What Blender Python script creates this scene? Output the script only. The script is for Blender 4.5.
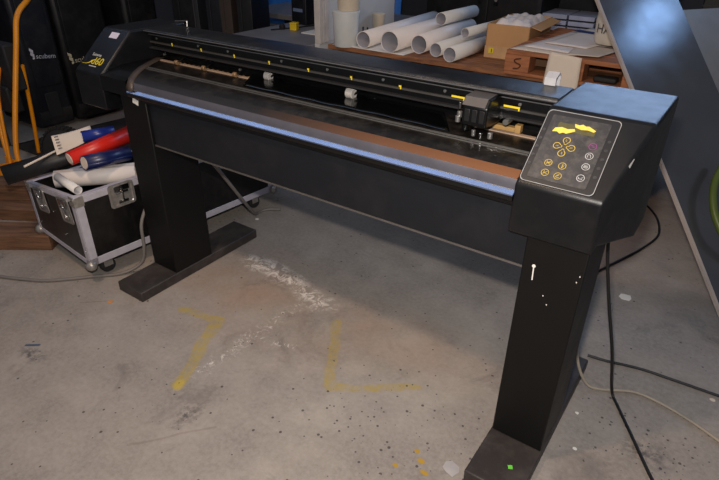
import bpy, bmesh, math, random
from mathutils import Vector, Matrix
random.seed(7)
S = bpy.context.scene
C = S.collection
for o in list(bpy.data.objects):
    bpy.data.objects.remove(o)
PI = math.pi
V = Vector

# ------------------------------------------------------------------ camera
yaw, pit, rol, FPX = 0.6065, -0.5254, 0.0099, 559.418
cd = bpy.data.cameras.new('camera'); cam = bpy.data.objects.new('camera', cd); C.objects.link(cam)
fw = V((-math.sin(yaw)*math.cos(pit), math.cos(yaw)*math.cos(pit), math.sin(pit)))
rt = fw.cross(V((0, 0, 1))).normalized(); up = rt.cross(fw)
r2 = math.cos(rol)*rt + math.sin(rol)*up; u2 = -math.sin(rol)*rt + math.cos(rol)*up
M = Matrix((r2, u2, -fw)).transposed().to_4x4(); M.translation = V((2.1526, -1.585, 1.5353))
cam.matrix_world = M
cd.sensor_fit = 'HORIZONTAL'; cd.sensor_width = 36; cd.lens = 36*FPX/719; cd.clip_start = 0.02
S.camera = cam

# ------------------------------------------------------------------ world, lamps, exposure
S.view_settings.view_transform = 'Standard'; S.view_settings.look = 'None'
S.view_settings.exposure = 0.30; S.view_settings.gamma = 1; S.view_settings.use_curve_mapping = False
w = bpy.data.worlds.new('world'); S.world = w; w.use_nodes = True
bg = w.node_tree.nodes['Background']; bg.inputs[0].default_value = (0.62, 0.66, 0.76, 1); bg.inputs[1].default_value = 0.20

def lamp(name, kind, loc, target, energy, col, size=0.1, size_y=None, spread=None):
    l = bpy.data.lights.new(name, kind); l.energy = energy; l.color = col
    if kind == 'AREA':
        l.shape = 'RECTANGLE'; l.size = size; l.size_y = size_y or size
        if spread: l.spread = spread
    else:
        l.shadow_soft_size = size
    o = bpy.data.objects.new(name, l); C.objects.link(o); o.location = loc
    o.rotation_euler = (V(target)-V(loc)).to_track_quat('-Z', 'Y').to_euler()
    return o
# on-camera flash, a little above the lens
lamp('camera_flash', 'AREA', M.translation + u2*0.16 - rt*0.02, M.translation + fw*3, 34, (1.0, 0.92, 0.84), 0.08, 0.04)
# warm ceiling lamp over the front of the machine
lamp('warm_lamp', 'AREA', (0.9, -1.5, 3.2), (0.9, 0.0, 0.0), 27, (1.0, 0.72, 0.50), 0.18)
# daylight: window high in the back wall, skylight over the front, window in the right wall
lamp('back_window_daylight', 'AREA', (1.55, 5.35, 2.75), (1.5, 0.0, 1.0), 52, (0.42, 0.62, 1.0), 2.6, 1.1)
lamp('skylight_daylight', 'AREA', (-1.9, -.3, 4.2), (-1.9, -.29, 0.6), 16, (0.46, 0.64, 1.0), 6.4, 0.55)
lamp('side_window_daylight', 'AREA', (3.85, 4.0, 4.1), (1.72, 1.7, 1.06), 8, (0.34, 0.58, 1.0), 0.55, 0.42)

# ------------------------------------------------------------------ materials
def lin(c):
    return tuple(((v/255)/12.92 if v/255 <= .04045 else ((v/255+.055)/1.055)**2.4) for v in c) + (1,)
class NB:
    def __init__(s, name):
        s.m = bpy.data.materials.new(name); s.m.use_nodes = True
        s.nt = s.m.node_tree; s.b = s.nt.nodes['Principled BSDF']
    def n(s, t, **k):
        x = s.nt.nodes.new(t)
        for a, v in k.items(): setattr(x, a, v)
        return x
    def l(s, a, b): s.nt.links.new(a, b)
    def math(s, op, a, b=None, clamp=False):
        x = s.n('ShaderNodeMath', operation=op); x.use_clamp = clamp
        for i, v in enumerate((a, b)):
            if v is None: continue
            if isinstance(v, (int, float)): x.inputs[i].default_value = v
            else: s.l(v, x.inputs[i])
        return x.outputs[0]
    def mix(s, f, a, b):
        x = s.n('ShaderNodeMix', data_type='RGBA')
        if isinstance(f, (int, float)): x.inputs[0].default_value = f
        else: s.l(f, x.inputs[0])
        for i, v in ((6, a), (7, b)):
            if isinstance(v, tuple): x.inputs[i].default_value = v
            else: s.l(v, x.inputs[i])
        return x.outputs[2]
    def noise(s, scale, detail=4, rough=.55, vec=None, dist=0):
        x = s.n('ShaderNodeTexNoise'); x.inputs['Scale'].default_value = scale
        x.inputs['Detail'].default_value = detail; x.inputs['Roughness'].default_value = rough
        x.inputs['Distortion'].default_value = dist
        s.l(vec if vec is not None else s.pos(), x.inputs['Vector'])
        return x.outputs[0]
    def pos(s):
        if not hasattr(s, '_p'): s._p = s.n('ShaderNodeTexCoord').outputs['Object']
        return s._p
    def ramp(s, f, lo, hi):
        x = s.n('ShaderNodeMapRange'); s.l(f, x.inputs[0])
        x.inputs[1].default_value = lo; x.inputs[2].default_value = hi
        return x.outputs[0]
    def bump(s, h, st, dist=.01):
        x = s.n('ShaderNodeBump'); x.inputs['Strength'].default_value = st; x.inputs['Distance'].default_value = dist
        s.l(h, x.inputs['Height']); s.l(x.outputs[0], s.b.inputs['Normal'])
MATS = {}
def mat(name, col, rough=.5, metal=0, var=.25, scale=12, bump=0, bscale=200, dust=0, spec=.5, coat=0, trans=0):
    if name in MATS: return MATS[name]
    k = NB(name); c = lin(col); d = tuple(x*(1-var) for x in c[:3])+(1,)
    f = k.ramp(k.noise(scale), .3, .7)
    base = k.mix(f, d, c)
    if dust:
        g = k.math('MULTIPLY', k.ramp(k.noise(scale*1.7, 6, .7), .45, .75), dust)
        base = k.mix(g, base, lin((150, 140, 130)))
    k.l(base, k.b.inputs['Base Color'])
    rr = k.n('ShaderNodeMapRange'); k.l(k.noise(scale*3), rr.inputs[0])
    rr.inputs[3].default_value = max(rough-.08, .02); rr.inputs[4].default_value = min(rough+.08, 1)
    k.l(rr.outputs[0], k.b.inputs['Roughness'])
    k.b.inputs['Metallic'].default_value = metal
    k.b.inputs['Specular IOR Level'].default_value = spec
    k.b.inputs['Coat Weight'].default_value = coat
    if trans: k.b.inputs['Transmission Weight'].default_value = trans
    if bump: k.bump(k.noise(bscale, 2), bump, .002)
    MATS[name] = k.m; return k.m
def wood(name, c1, c2, scale=(3, 25, 25), rough=.75):
    k = NB(name); mp = k.n('ShaderNodeMapping'); mp.inputs['Scale'].default_value = scale; k.l(k.pos(), mp.inputs[0])
    f = k.ramp(k.noise(1.5, 6, .65, mp.outputs[0], .6), .3, .7)
    k.l(k.mix(f, lin(c1), lin(c2)), k.b.inputs['Base Color']); k.b.inputs['Roughness'].default_value = rough
    k.bump(f, .3, .003); return k.m

m_black = mat('black_textured_metal', (16, 16, 18), .42, 0, .25, 9, .25, 420, .07)
m_leg = mat('black_leg_paint', (12, 11, 11), .5, 0, .15, 4, .1, 500, .0, .28)
m_foot = mat('dusty_black_foot', (46, 40, 38), .55, 0, .2, 6, .2, 300, .12)
m_apron = mat('dark_grey_apron_paint', (24, 26, 31), .45, 0, .15, 4, .05, 400, .02, .3)
m_cap = mat('black_molded_plastic', (14, 15, 18), .36, 0, .15, 6, .15, 700, .02, .38)
m_hood = mat('hood_grey_plastic', (22, 22, 24), .31, 0, .15, 6, .3, 600, .08)
m_beam = mat('beam_black_satin', (9, 9, 10), .3, 0, .2, 12)
m_platen = mat('platen_dark_anodised', (24, 21, 19), .3, .2, .3, 10, 0, 0, .1)
m_lip = mat('lip_brushed_metal', (160, 168, 188), .24, .95, .06, 3)
m_grey = mat('bare_aluminium', (165, 163, 160), .38, .85, .2, 30)
m_chrome = mat('chrome', (200, 200, 200), .18, 1, .15, 40)
m_galv = mat('galvanised_hardware', (170, 165, 160), .35, .6, .35, 60)
m_rubber = mat('grey_roller_rubber', (176, 172, 168), .7, 0, .3, 60)
m_brass = mat('dull_bronze_roller', (150, 120, 88), .45, .4, .3, 60)
m_beige = mat('beige_cutting_strip', (165, 142, 122), .6, 0, .15, 15)
m_yellow = mat('yellow_mark', (225, 200, 40), .6, 0, .15, 60)
m_yglow = mat('display_yellow', (226, 200, 84), .5, 0, .12, 90)
m_olive = mat('display_window', (88, 82, 48), .25, 0, .2, 60)
m_panel = mat('control_panel_film', (52, 52, 54), .45, 0, .35, 30, .1, 300, .18)
m_panel2 = mat('control_panel_border', (28, 28, 30), .4, 0, .2, 20)
m_line = mat('panel_outline', (150, 150, 150), .5, 0, .2, 60)
m_icony = mat('icon_yellow', (200, 170, 60), .6, 0, .2, 60)
m_iconw = mat('icon_white', (190, 190, 190), .6, 0, .2, 60)
m_iconm = mat('icon_magenta', (150, 50, 135), .6, 0, .2, 60)
m_film = mat('black_glossy_vinyl', (9, 9, 10), .16, 0, .3, 7, .4, 6)
m_green = mat('green_sticker', (110, 215, 70), .6)
m_white = mat('white_paper', (222, 218, 212), .75, 0, .06, 9)
m_white2 = mat('white_vinyl', (232, 222, 216), .5, 0, .06, 9)
m_cream = mat('cream_paper', (214, 200, 184), .75, 0, .08, 9)
m_inroll = mat('roll_inside_grey', (196, 194, 202), .8, 0, .12, 9)
m_red = mat('red_vinyl', (205, 34, 20), .38, 0, .1, 9)
m_navy = mat('navy_vinyl', (22, 32, 80), .35, 0, .25, 14)
m_blue = mat('blue_vinyl', (28, 48, 135), .35, 0, .2, 14)
m_blkvinyl = mat('black_vinyl', (22, 22, 24), .5, 0, .2, 14)
m_caseblk = mat('road_case_laminate', (12, 11, 12), .38, 0, .25, 8, .1, 300, .04)
m_alu = mat('case_aluminium_edge', (196, 192, 202), .45, .25, .2, 14)
m_dark = mat('dark_equipment', (11, 11, 13), .5, 0, .35, 4, 0, 0, .05)
m_dark2 = mat('dark_blue_equipment', (12, 14, 24), .5, 0, .3, 4, 0, 0, .05)
m_orange = mat('yellow_orange_tube', (240, 150, 16), .38, 0, .12, 8)
m_tyre = mat('tyre_rubber', (30, 28, 27), .85, 0, .3, 30)
m_timber = wood('old_brown_timber', (66, 44, 30), (124, 88, 62))
m_pallet = wood('orange_brown_pallet_wood', (128, 76, 46), (176, 114, 74))
m_bench = wood('bench_wood', (92, 60, 42), (170, 112, 70))
m_card = mat('cardboard', (190, 146, 100), .8, 0, .12, 6)
m_card2 = mat('cardboard_dark', (120, 88, 62), .85, 0, .2, 6)
m_desk = mat('grey_desk_laminate', (126, 124, 126), .5, 0, .2, 5)
m_bag = mat('white_plastic_sack', (205, 198, 186), .6, 0, .15, 14, .4, 40)
m_ink = mat('grey_print', (90, 90, 98), .7)
m_inkb = mat('black_print', (24, 24, 26), .7)
m_jar = mat('pale_plastic_bucket', (208, 210, 208), .45, 0, .1, 12)
m_tub = mat('cream_plastic_tub', (206, 192, 170), .5, 0, .1, 12)
m_wpanel = mat('white_panel_board', (196, 194, 192), .55, 0, .1, 4)
m_cableg = mat('grey_cable_sheath', (116, 110, 106), .5, 0, .15, 10)
m_cableb = mat('black_cable_sheath', (20, 19, 19), .5, 0, .2, 10)
m_cablew = mat('beige_cable_sheath', (150, 140, 126), .55, 0, .15, 10)
m_sheet = mat('dark_polished_sheet', (84, 86, 92), .17, .5, .25, 3, .10, 6)
m_sheet2 = mat('smoked_metal_sheet', (140, 136, 132), .4, .3, .35, 3, .1, 4)
m_sedge = mat('sheet_edge', (176, 164, 156), .5, .2, .15, 10)
m_ygreen = mat('yellow_green_plastic', (72, 86, 24), .45, 0, .2, 10)
m_wallb = mat('workshop_wall', (70, 66, 66), .9, 0, .25, 1.2, .2, 30)
m_tarp = mat('blue_tarpaulin', (60, 140, 235), .55, 0, .25, 6)
m_brown = mat('brown_board', (62, 50, 44), .7, 0, .3, 8)
m_frame = mat('window_frame_paint', (120, 120, 120), .6)
m_logo = mat('white_logo_print', (205, 205, 215), .6)
m_logoc = mat('cream_logo_print', (205, 195, 165), .6)
m_purple = mat('lilac_sticker', (215, 208, 225), .6)

def floor_material():
    k = NB('stained_concrete')
    P = k.pos()
    sep = k.n('ShaderNodeSeparateXYZ'); k.l(P, sep.inputs[0])
    big = k.ramp(k.noise(1.1, 5, .6), .35, .65)
    mid = k.ramp(k.noise(5, 6, .65), .35, .68)
    fine = k.ramp(k.noise(60, 4, .7), .35, .65)
    c = k.mix(big, lin((132, 123, 115)), lin((156, 147, 138)))
    c = k.mix(k.math('MULTIPLY', mid, .6), c, lin((108, 101, 96)))
    c = k.mix(k.math('MULTIPLY', fine, .30), c, lin((172, 166, 160)))
    # soft worn darker blotches
    bl = k.math('MULTIPLY', k.ramp(k.noise(3.1, 5, .7, None, 1.0), .57, .72), .55)
    c = k.mix(bl, c, lin((92, 86, 84)))
    # rusty bloom round the scraped place
    def blob(cx, cy, rx, ry, soft=1.0):
        mp = k.n('ShaderNodeMapping'); mp.vector_type = 'POINT'
        mp.inputs['Scale'].default_value = (1/rx, 1/ry, 0); mp.inputs['Location'].default_value = (-cx/rx, -cy/ry, 0)
        k.l(P, mp.inputs[0]); ln = k.n('ShaderNodeVectorMath', operation='LENGTH'); k.l(mp.outputs[0], ln.inputs[0])
        x = k.n('ShaderNodeMapRange'); k.l(ln.outputs['Value'], x.inputs[0])
        x.inputs[1].default_value = 1; x.inputs[2].default_value = 1-soft; return x.outputs[0]
    wob = k.noise(9, 4, .6)
    wobs = k.n('ShaderNodeVectorMath', operation='SCALE')
    nv = k.n('ShaderNodeTexNoise'); nv.inputs['Scale'].default_value = 7; nv.inputs['Detail'].default_value = 4; k.l(P, nv.inputs[0])
    sb = k.n('ShaderNodeVectorMath', operation='SUBTRACT'); k.l(nv.outputs['Color'], sb.inputs[0]); sb.inputs[1].default_value = (.5, .5, .5)
    k.l(sb.outputs[0], wobs.inputs[0])
    def seg(a, b, wid, amp=.05, soft=.4):
        wv = k.n('ShaderNodeVectorMath', operation='SCALE'); k.l(sb.outputs[0], wv.inputs[0]); wv.inputs['Scale'].default_value = amp
        ad = k.n('ShaderNodeVectorMath', operation='ADD'); k.l(P, ad.inputs[0]); k.l(wv.outputs[0], ad.inputs[1])
        fl = k.n('ShaderNodeVectorMath', operation='MULTIPLY'); k.l(ad.outputs[0], fl.inputs[0]); fl.inputs[1].default_value = (1, 1, 0)
        A = V((a[0], a[1], 0)); B = V((b[0], b[1], 0)); D = B-A
        s1 = k.n('ShaderNodeVectorMath', operation='SUBTRACT'); k.l(fl.outputs[0], s1.inputs[0]); s1.inputs[1].default_value = A
        dt = k.n('ShaderNodeVectorMath', operation='DOT_PRODUCT'); k.l(s1.outputs[0], dt.inputs[0]); dt.inputs[1].default_value = D/D.length_squared
        h = k.math('ADD', dt.outputs['Value'], 0, True)
        sc = k.n('ShaderNodeVectorMath', operation='SCALE'); sc.inputs[0].default_value = D; k.l(h, sc.inputs['Scale'])
        s2 = k.n('ShaderNodeVectorMath', operation='SUBTRACT'); k.l(s1.outputs[0], s2.inputs[0]); k.l(sc.outputs[0], s2.inputs[1])
        ln = k.n('ShaderNodeVectorMath', operation='LENGTH'); k.l(s2.outputs[0], ln.inputs[0])
        x = k.n('ShaderNodeMapRange'); k.l(ln.outputs['Value'], x.inputs[0])
        x.inputs[1].default_value = wid; x.inputs[2].default_value = wid*(1-soft); return x.outputs[0]
    rust = k.math('MULTIPLY', k.math('MAXIMUM', k.math('MAXIMUM', blob(.45, -.12, .95, .45, .9), blob(1.15, .02, .75, .22, .8)), blob(1.75, 1.6, .45, .8, .8)), k.ramp(k.noise(2.6, 5, .65), .35, .7))
    c = k.mix(k.math('MULTIPLY', rust, .45), c, lin((176, 142, 116)))
    # yellow painted corner marks
    worn = k.ramp(k.noise(26, 5, .7), .30, .62)
    y = k.math('MAXIMUM', seg((.36, -.385), (.545, -.335), .026), seg((.54, -.345), (.715, -.70), .034))
    y = k.math('MAXIMUM', y, k.math('MULTIPLY', seg((.975, -.06), (1.18, -.385), .026), .9))
    y = k.math('MAXIMUM', y, k.math('MULTIPLY', seg((1.18, -.385), (1.46, -.19), .022), .85))
    c = k.mix(k.math('MULTIPLY', k.math('MULTIPLY', y, worn), .75), c, lin((164, 142, 52)))
    c = k.mix(k.math('MULTIPLY', seg((.712, -.69), (.722, -.71), .022, .02), .35), c, lin((196, 168, 40)))
    # white scraped plaster
    sc1 = k.math('MULTIPLY', k.math('MAXIMUM', seg((.30, .10), (.50, .10), .07, .12, .9), seg((.48, .09), (.84, .01), .075, .14, .9)), k.ramp(k.noise(22, 6, .75, None, 1.5), .47, .60))
    sc2 = k.math('MULTIPLY', k.math('MAXIMUM', seg((.76, -.07), (.73, -.60), .05, .10, .9), seg((.76, -.33), (.93, -.28), .02, .06, .9)), k.ramp(k.noise(20, 6, .75, None, 2.5), .53, .64))
    c = k.mix(k.math('MULTIPLY', k.math('MAXIMUM', sc1, sc2), .85), c, lin((226, 218, 210)))
    # cracks / scuffs
    sk = k.math('MULTIPLY', k.math('MAXIMUM', k.math('MULTIPLY', seg((.80, -.98), (.98, -.76), .006, .03), .5), k.math('MULTIPLY', seg((-.06, -.62), (.04, -.53), .005, .03), .6)), .5)
    c = k.mix(sk, c, lin((96, 78, 66)))
    # black paint specks, thicker near the right foot
    vo = k.n('ShaderNodeTexVoronoi'); vo.inputs['Scale'].default_value = 62; k.l(P, vo.inputs['Vector'])
    vs = k.n('ShaderNodeSeparateColor'); k.l(vo.outputs['Color'], vs.inputs[0])
    rad = k.math('MULTIPLY', k.math('POWER', vs.outputs[0], 3), .34)
    zone = k.math('MAXIMUM', k.math('MAXIMUM', blob(1.50, -.42, .55, .42, .8), blob(2.30, .02, .5, .35, .8)), .14)
    keep = k.math('GREATER_THAN', zone, vs.outputs[1])
    sp = k.math('MULTIPLY', k.math('LESS_THAN', vo.outputs['Distance'], rad), keep)
    c = k.mix(k.math('MULTIPLY', sp, .8), c, lin((52, 48, 50)))
    smud = k.math('MULTIPLY', k.math('MAXIMUM', k.math('MAXIMUM', blob(2.22, .0, .10, .07, .8), blob(.86, -.78, .05, .09, .8)), blob(.10, -.93, .09, .05, .8)), k.ramp(k.noise(40, 4, .7), .42, .6))
    c = k.mix(k.math('MULTIPLY', smud, .75), c, lin((58, 54, 56)))
    # few mustard drips
    md = k.math('MAXIMUM', k.math('MAXIMUM', blob(1.63, -.467, .016, .012, .4), blob(1.66, -.50, .018, .010, .4)), k.math('MAXIMUM', blob(1.57, -.529, .012, .009, .4), blob(1.60, -.44, .012, .010, .4)))
    c = k.mix(k.math('MULTIPLY', md, .9), c, lin((168, 132, 22)))
    c = k.mix(k.math('MULTIPLY', seg((.03, -.915), (.07, -.885), .008, .01), .85), c, lin((24, 60, 92)))
    k.l(c, k.b.inputs['Base Color'])
    k.b.inputs['Roughness'].default_value = .62; k.b.inputs['Specular IOR Level'].default_value = .35
    k.bump(k.noise(45, 6, .7), .25, .004)
    return k.m
m_floor = floor_material()
def brown_strip_material():          # brown strip colour, fading to dark grey towards the left end of the machine
    k = NB('brown_strip_gradient'); sp_ = k.n('ShaderNodeSeparateXYZ'); k.l(k.pos(), sp_.inputs[0])
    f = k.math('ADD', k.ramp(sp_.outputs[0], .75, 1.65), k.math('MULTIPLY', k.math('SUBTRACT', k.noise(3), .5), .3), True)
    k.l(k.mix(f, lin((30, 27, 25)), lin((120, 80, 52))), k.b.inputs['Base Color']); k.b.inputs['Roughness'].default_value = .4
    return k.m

# ------------------------------------------------------------------ helpers
def rawobj(name, bm, m, parent=None, bev=0, smooth=False, seg=2):
    me = bpy.data.meshes.new(name); bmesh.ops.recalc_face_normals(bm, faces=bm.faces[:]); bm.to_mesh(me); bm.free()
    o = bpy.data.objects.new(name, me); C.objects.link(o)
    for x in (m if isinstance(m, (list, tuple)) else [m]): me.materials.append(x)
    if smooth: me.polygons.foreach_set('use_smooth', [True]*len(me.polygons))
    if bev:
        b = o.modifiers.new('bevel', 'BEVEL'); b.width = bev; b.segments = seg; b.limit_method = 'ANGLE'; b.angle_limit = .6
    if smooth or bev:
        me.polygons.foreach_set('use_smooth', [True]*len(me.polygons))
        try:
            me.set_sharp_from_angle(angle=.7)
        except Exception: pass
    if parent: o.parent = parent
    return o
def thing(name, label, cat, loc=(0, 0, 0), rz=0, group=None):
    o = bpy.data.objects.new(name, None); C.objects.link(o); o.empty_display_size = .1
    o.location = loc; o.rotation_euler = (0, 0, rz); tag(o, label, cat, group); return o
def tag(o, label, cat, group=None):
    o['label'] = label; o['category'] = cat
    if group: o['group'] = group
    return o
def struct(o): o['kind'] = 'structure'; return o
def bx(bm, lo, hi, mi=0, rot=None, piv=None):
    vs = [bm.verts.new((x, y, z)) for x in (lo[0], hi[0]) for y in (lo[1], hi[1]) for z in (lo[2], hi[2])]
    for f in ((0, 1, 3, 2), (4, 6, 7, 5), (0, 4, 5, 1), (2, 3, 7, 6), (0, 2, 6, 4), (1, 5, 7, 3)):
        fc = bm.faces.new([vs[i] for i in f]); fc.material_index = mi
    if rot is not None:
        p = V(piv) if piv else (V(lo)+V(hi))/2
        for v in vs: v.co = rot @ (v.co-p) + p
    return vs
def box(name, lo, hi, m, parent=None, bev=0, rot=None, piv=None):
    bm = bmesh.new(); bx(bm, lo, hi, 0, rot, piv); return rawobj(name, bm, m, parent, bev)
def prism(bm, prof, x0, x1, mi=0):            # profile in (y,z), swept along x
    a = [bm.verts.new((x0, p[0], p[1])) for p in prof]; b = [bm.verts.new((x1, p[0], p[1])) for p in prof]
    n = len(prof); f1 = bm.faces.new(a); f2 = bm.faces.new(b[::-1])
    fs = [bm.faces.new((a[i], b[i], b[(i+1) % n], a[(i+1) % n])) for i in range(n)]
    for f in fs+[f1, f2]: f.material_index = mi
def frame_of(d):
    d = d.normalized(); a = V((0, 0, 1)) if abs(d.z) < .9 else V((1, 0, 0))
    s = d.cross(a).normalized(); return s, s.cross(d).normalized()
def sweep(bm, pts, r, n=10, caps=True, mi=0):
    pts = [V(p) for p in pts]; rings = []
    for i, p in enumerate(pts):
        d = (pts[min(i+1, len(pts)-1)]-pts[max(i-1, 0)])
        if i == 0: s, t = frame_of(d)
        else:
            dn = d.normalized(); s = (s - dn*s.dot(dn)).normalized(); t = s.cross(dn).normalized()
        rr = r[i] if isinstance(r, (list, tuple)) else r
        rings.append([bm.verts.new(p + (s*math.cos(2*PI*j/n)+t*math.sin(2*PI*j/n))*rr) for j in range(n)])
    for a, b in zip(rings, rings[1:]):
        for j in range(n):
            f = bm.faces.new((a[j], a[(j+1) % n], b[(j+1) % n], b[j])); f.material_index = mi
    if caps:
        for q in (rings[0], rings[-1][::-1]):
            f = bm.faces.new(q); f.material_index = mi
def spline(pts, k=8):
    P = [V(p) for p in pts]; P = [P[0]*2-P[1]]+P+[P[-1]*2-P[-2]]; out = []
    for i in range(1, len(P)-2):
        for j in range(k):
            t = j/k; a, b, c, d = P[i-1:i+3]
            out.append(.5*((2*b)+(c-a)*t+(2*a-5*b+4*c-d)*t*t+(3*b-a-3*c+d)*t**3))
    out.append(P[-2]); return out
def tube(name, pts, r, m, parent=None, n=10, k=8, smooth_path=True):
    bm = bmesh.new(); sweep(bm, spline(pts, k) if smooth_path else pts, r, n); return rawobj(name, bm, m, parent, smooth=True)
def cyl(name, a, b, r, m, parent=None, n=24, r2=None, bev=0):
    bm = bmesh.new(); sweep(bm, [a, b], [r, r if r2 is None else r2], n); return rawobj(name, bm, m, parent, bev, smooth=True)
def lathe(name, prof, m, parent=None, loc=(0, 0, 0), n=28):
    bm = bmesh.new(); rings = []
    for r, z in prof:
        rings.append([bm.verts.new((loc[0]+r*math.cos(2*PI*j/n), loc[1]+r*math.sin(2*PI*j/n), loc[2]+z)) for j in range(n)])
    for a, b in zip(rings, rings[1:]):
        for j in range(n): bm.faces.new((a[j], a[(j+1) % n], b[(j+1) % n], b[j]))
    bm.faces.new(rings[0][::-1]); bm.faces.new(rings[-1])
    return rawobj(name, bm, m, parent, smooth=True)
def text(name, s, size, m, mw, parent=None, shear=0, ext=.0004):
    cu = bpy.data.curves.new(name, 'FONT'); cu.body = s; cu.size = size; cu.extrude = ext; cu.shear = shear
    cu.align_x = 'CENTER'; cu.align_y = 'CENTER'; cu.resolution_u = 3
    t = bpy.data.objects.new(name, cu); C.objects.link(t)
    dg = bpy.context.evaluated_depsgraph_get(); me = bpy.data.meshes.new_from_object(t.evaluated_get(dg))
    bpy.data.objects.remove(t); me.materials.clear(); me.materials.append(m)
    o = bpy.data.objects.new(name, me); C.objects.link(o); o.matrix_world = mw
    if parent: o.parent = parent; o.matrix_parent_inverse = Matrix(); o.matrix_local = parent_local(parent, mw)
    return o
def parent_local(parent, mw):
    chain = Matrix(); p = parent
    ms = []
    while p: ms.append(Matrix.LocRotScale(p.location, p.rotation_euler, p.scale)); p = p.parent
    for q in reversed(ms): chain = chain @ q
    return chain.inverted() @ mw
def basis(origin, xd, yd):
    x = V(xd).normalized(); z = x.cross(V(yd)).normalized(); y = z.cross(x)
    m = Matrix((x, y, z)).transposed().to_4x4(); m.translation = V(origin); return m
def xform(bm, mw):
    bm.transform(mw)

# ------------------------------------------------------------------ setting
bm = bmesh.new(); bx(bm, (-5, -4.5, -.1), (6, 5.6, 0)); struct(rawobj('floor', bm, m_floor))
bm = bmesh.new()                                   # back wall with a window hole x .2..2.9, z 1.95..3.55
for lo, hi in (((-5, 5.6, -.1), (.2, 5.8, 4.6)), ((2.9, 5.6, -.1), (6, 5.8, 4.6)), ((.2, 5.6, -.1), (2.9, 5.8, 1.95)), ((.2, 5.6, 3.55), (2.9, 5.8, 4.6))): bx(bm, lo, hi)
struct(rawobj('wall_back', bm, m_wallb))
bm = bmesh.new(); bx(bm, (-5.2, -4.5, -.1), (-5, 5.6, 4.6)); struct(rawobj('wall_left', bm, m_wallb))
bm = bmesh.new()
for lo, hi in (((.2, 5.62, 1.95), (2.9, 5.7, 2.02)), ((.2, 5.62, 3.48), (2.9, 5.7, 3.55)), ((.2, 5.62, 2.02), (.27, 5.7, 3.48)), ((2.83, 5.62, 2.02), (2.9, 5.7, 3.48)), ((1.52, 5.62, 2.02), (1.58, 5.7, 3.48))): bx(bm, lo, hi)
struct(rawobj('window_1', bm, m_frame))

# ------------------------------------------------------------------ the plotter
XL0, XL1, XR0, XR1 = -.286, -.101, 1.724, 1.994
YF, YM, YB, ZT, Z1, Z0 = -.263, -.080, .215, 1.10, .942, .795
LW, yl0, yl1, yf0, yf1, FH, XR = .166, -.251, -.029, -.455, .285, .049, 1.776
P = thing('cutting_plotter', 'wide black cutting plotter standing on two legs across the concrete floor', 'plotter', (0.9, 0, 0))
OX = V((-.9, 0, 0))
def pp(o):
    o.parent = P; o.location = OX; return o
for x in (0, XR):
    bm = bmesh.new(); bx(bm, (x-.004, yf0, 0), (x+LW+.004, yf1, FH)); f = rawobj('foot', bm, m_foot, None, .005); pp(f)
    bm = bmesh.new(); bx(bm, (x, yl0, FH), (x+LW, yl1, 0.883 if x == 0 else .80)); pp(rawobj('leg', bm, m_leg, None, .004))
bm = bmesh.new(); prism(bm, [(-.236, .686), (-.236, .885), (-.20, .885), (-.20, .70), (-.06, .70), (-.06, .686)], LW, XR)
pp(rawobj('apron', bm, m_apron, None, .002))
bm = bmesh.new(); prism(bm, [(-.2365, .686), (-.2395, .686), (-.2395, .692), (-.2365, .692)], LW, XR); pp(rawobj('apron_edge', bm, mat('worn_edge', (84, 80, 78), .5)))
# front lip and platen
bm = bmesh.new(); prism(bm, [(-.21, .885), (-.262, .885), (-.2655, .893), (-.266, .904), (-.21, .925)], .075, XR0); pp(rawobj('lip_base', bm, m_beam, None, .002))
bm = bmesh.new(); prism(bm, [(-.2680, .9025), (-.2668, .9058), (-.2535, .9142), (-.250, .910)], .075, XR0); o = pp(rawobj('front_lip', bm, m_lip))
bm = bmesh.new(); prism(bm, [(-.254, .9142), (-.2525, .9155), (-.2505, .9155), (-.2505, .9142)], .076, XR0); pp(rawobj('lip_highlight_edge', bm, mat('lip_edge_metal', (110, 112, 118), .4, .4)))
bm = bmesh.new(); prism(bm, [(-.2515, .9135), (-.2505, .927), (-.248, .937), (-.244, .9425), (-.23, .9425), (-.23, .9135)], .076, XR0); pp(rawobj('grey_lip_band', bm, mat('grey_band', (96, 95, 104), .32, .35), None, smooth=True))
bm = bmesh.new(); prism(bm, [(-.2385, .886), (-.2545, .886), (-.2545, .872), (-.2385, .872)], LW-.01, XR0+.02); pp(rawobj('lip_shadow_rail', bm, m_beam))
prof = []
for i in range(11):
    t = i/10; prof.append((-.244+.116*t, .9425+.024*math.sin(t*PI/2)**.85))
bm = bmesh.new(); prism(bm, [(-.244, .90)]+prof+[(.16, .9665), (.16, .90)], XL1+.005, XR0); pp(rawobj('platen', bm, m_platen, None, smooth=True))
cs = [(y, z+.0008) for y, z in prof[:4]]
bm = bmesh.new(); prism(bm, cs+[(y, z-.002) for y, z in cs[::-1]], LW-.12, XR0-.002); pp(rawobj('brown_strip', bm, brown_strip_material(), None, smooth=True))
bm = bmesh.new()
for y in (-.127, -.112, -.104): prism(bm, [(y, .9655), (y+.0025, .9655), (y+.0025, .969), (y, .969)], XL1+.06, XR0-.004)
pp(rawobj('platen_edge_line', bm, m_grey))
for xa, xb in ((XL1+.02, .50), (1.48, 1.70)):
    bm = bmesh.new(); prism(bm, [(.008, .966), (.024, .966), (.024, .970), (.008, .970)], xa, xb); pp(rawobj('cutting_strip', bm, m_beige))
for i in range(17):
    x = .02+i*.030; bm = bmesh.new(); bx(bm, (x, .034, .966), (x+.007, .040, .9685)); pp(rawobj('grit_mark', bm, m_brass))
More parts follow.
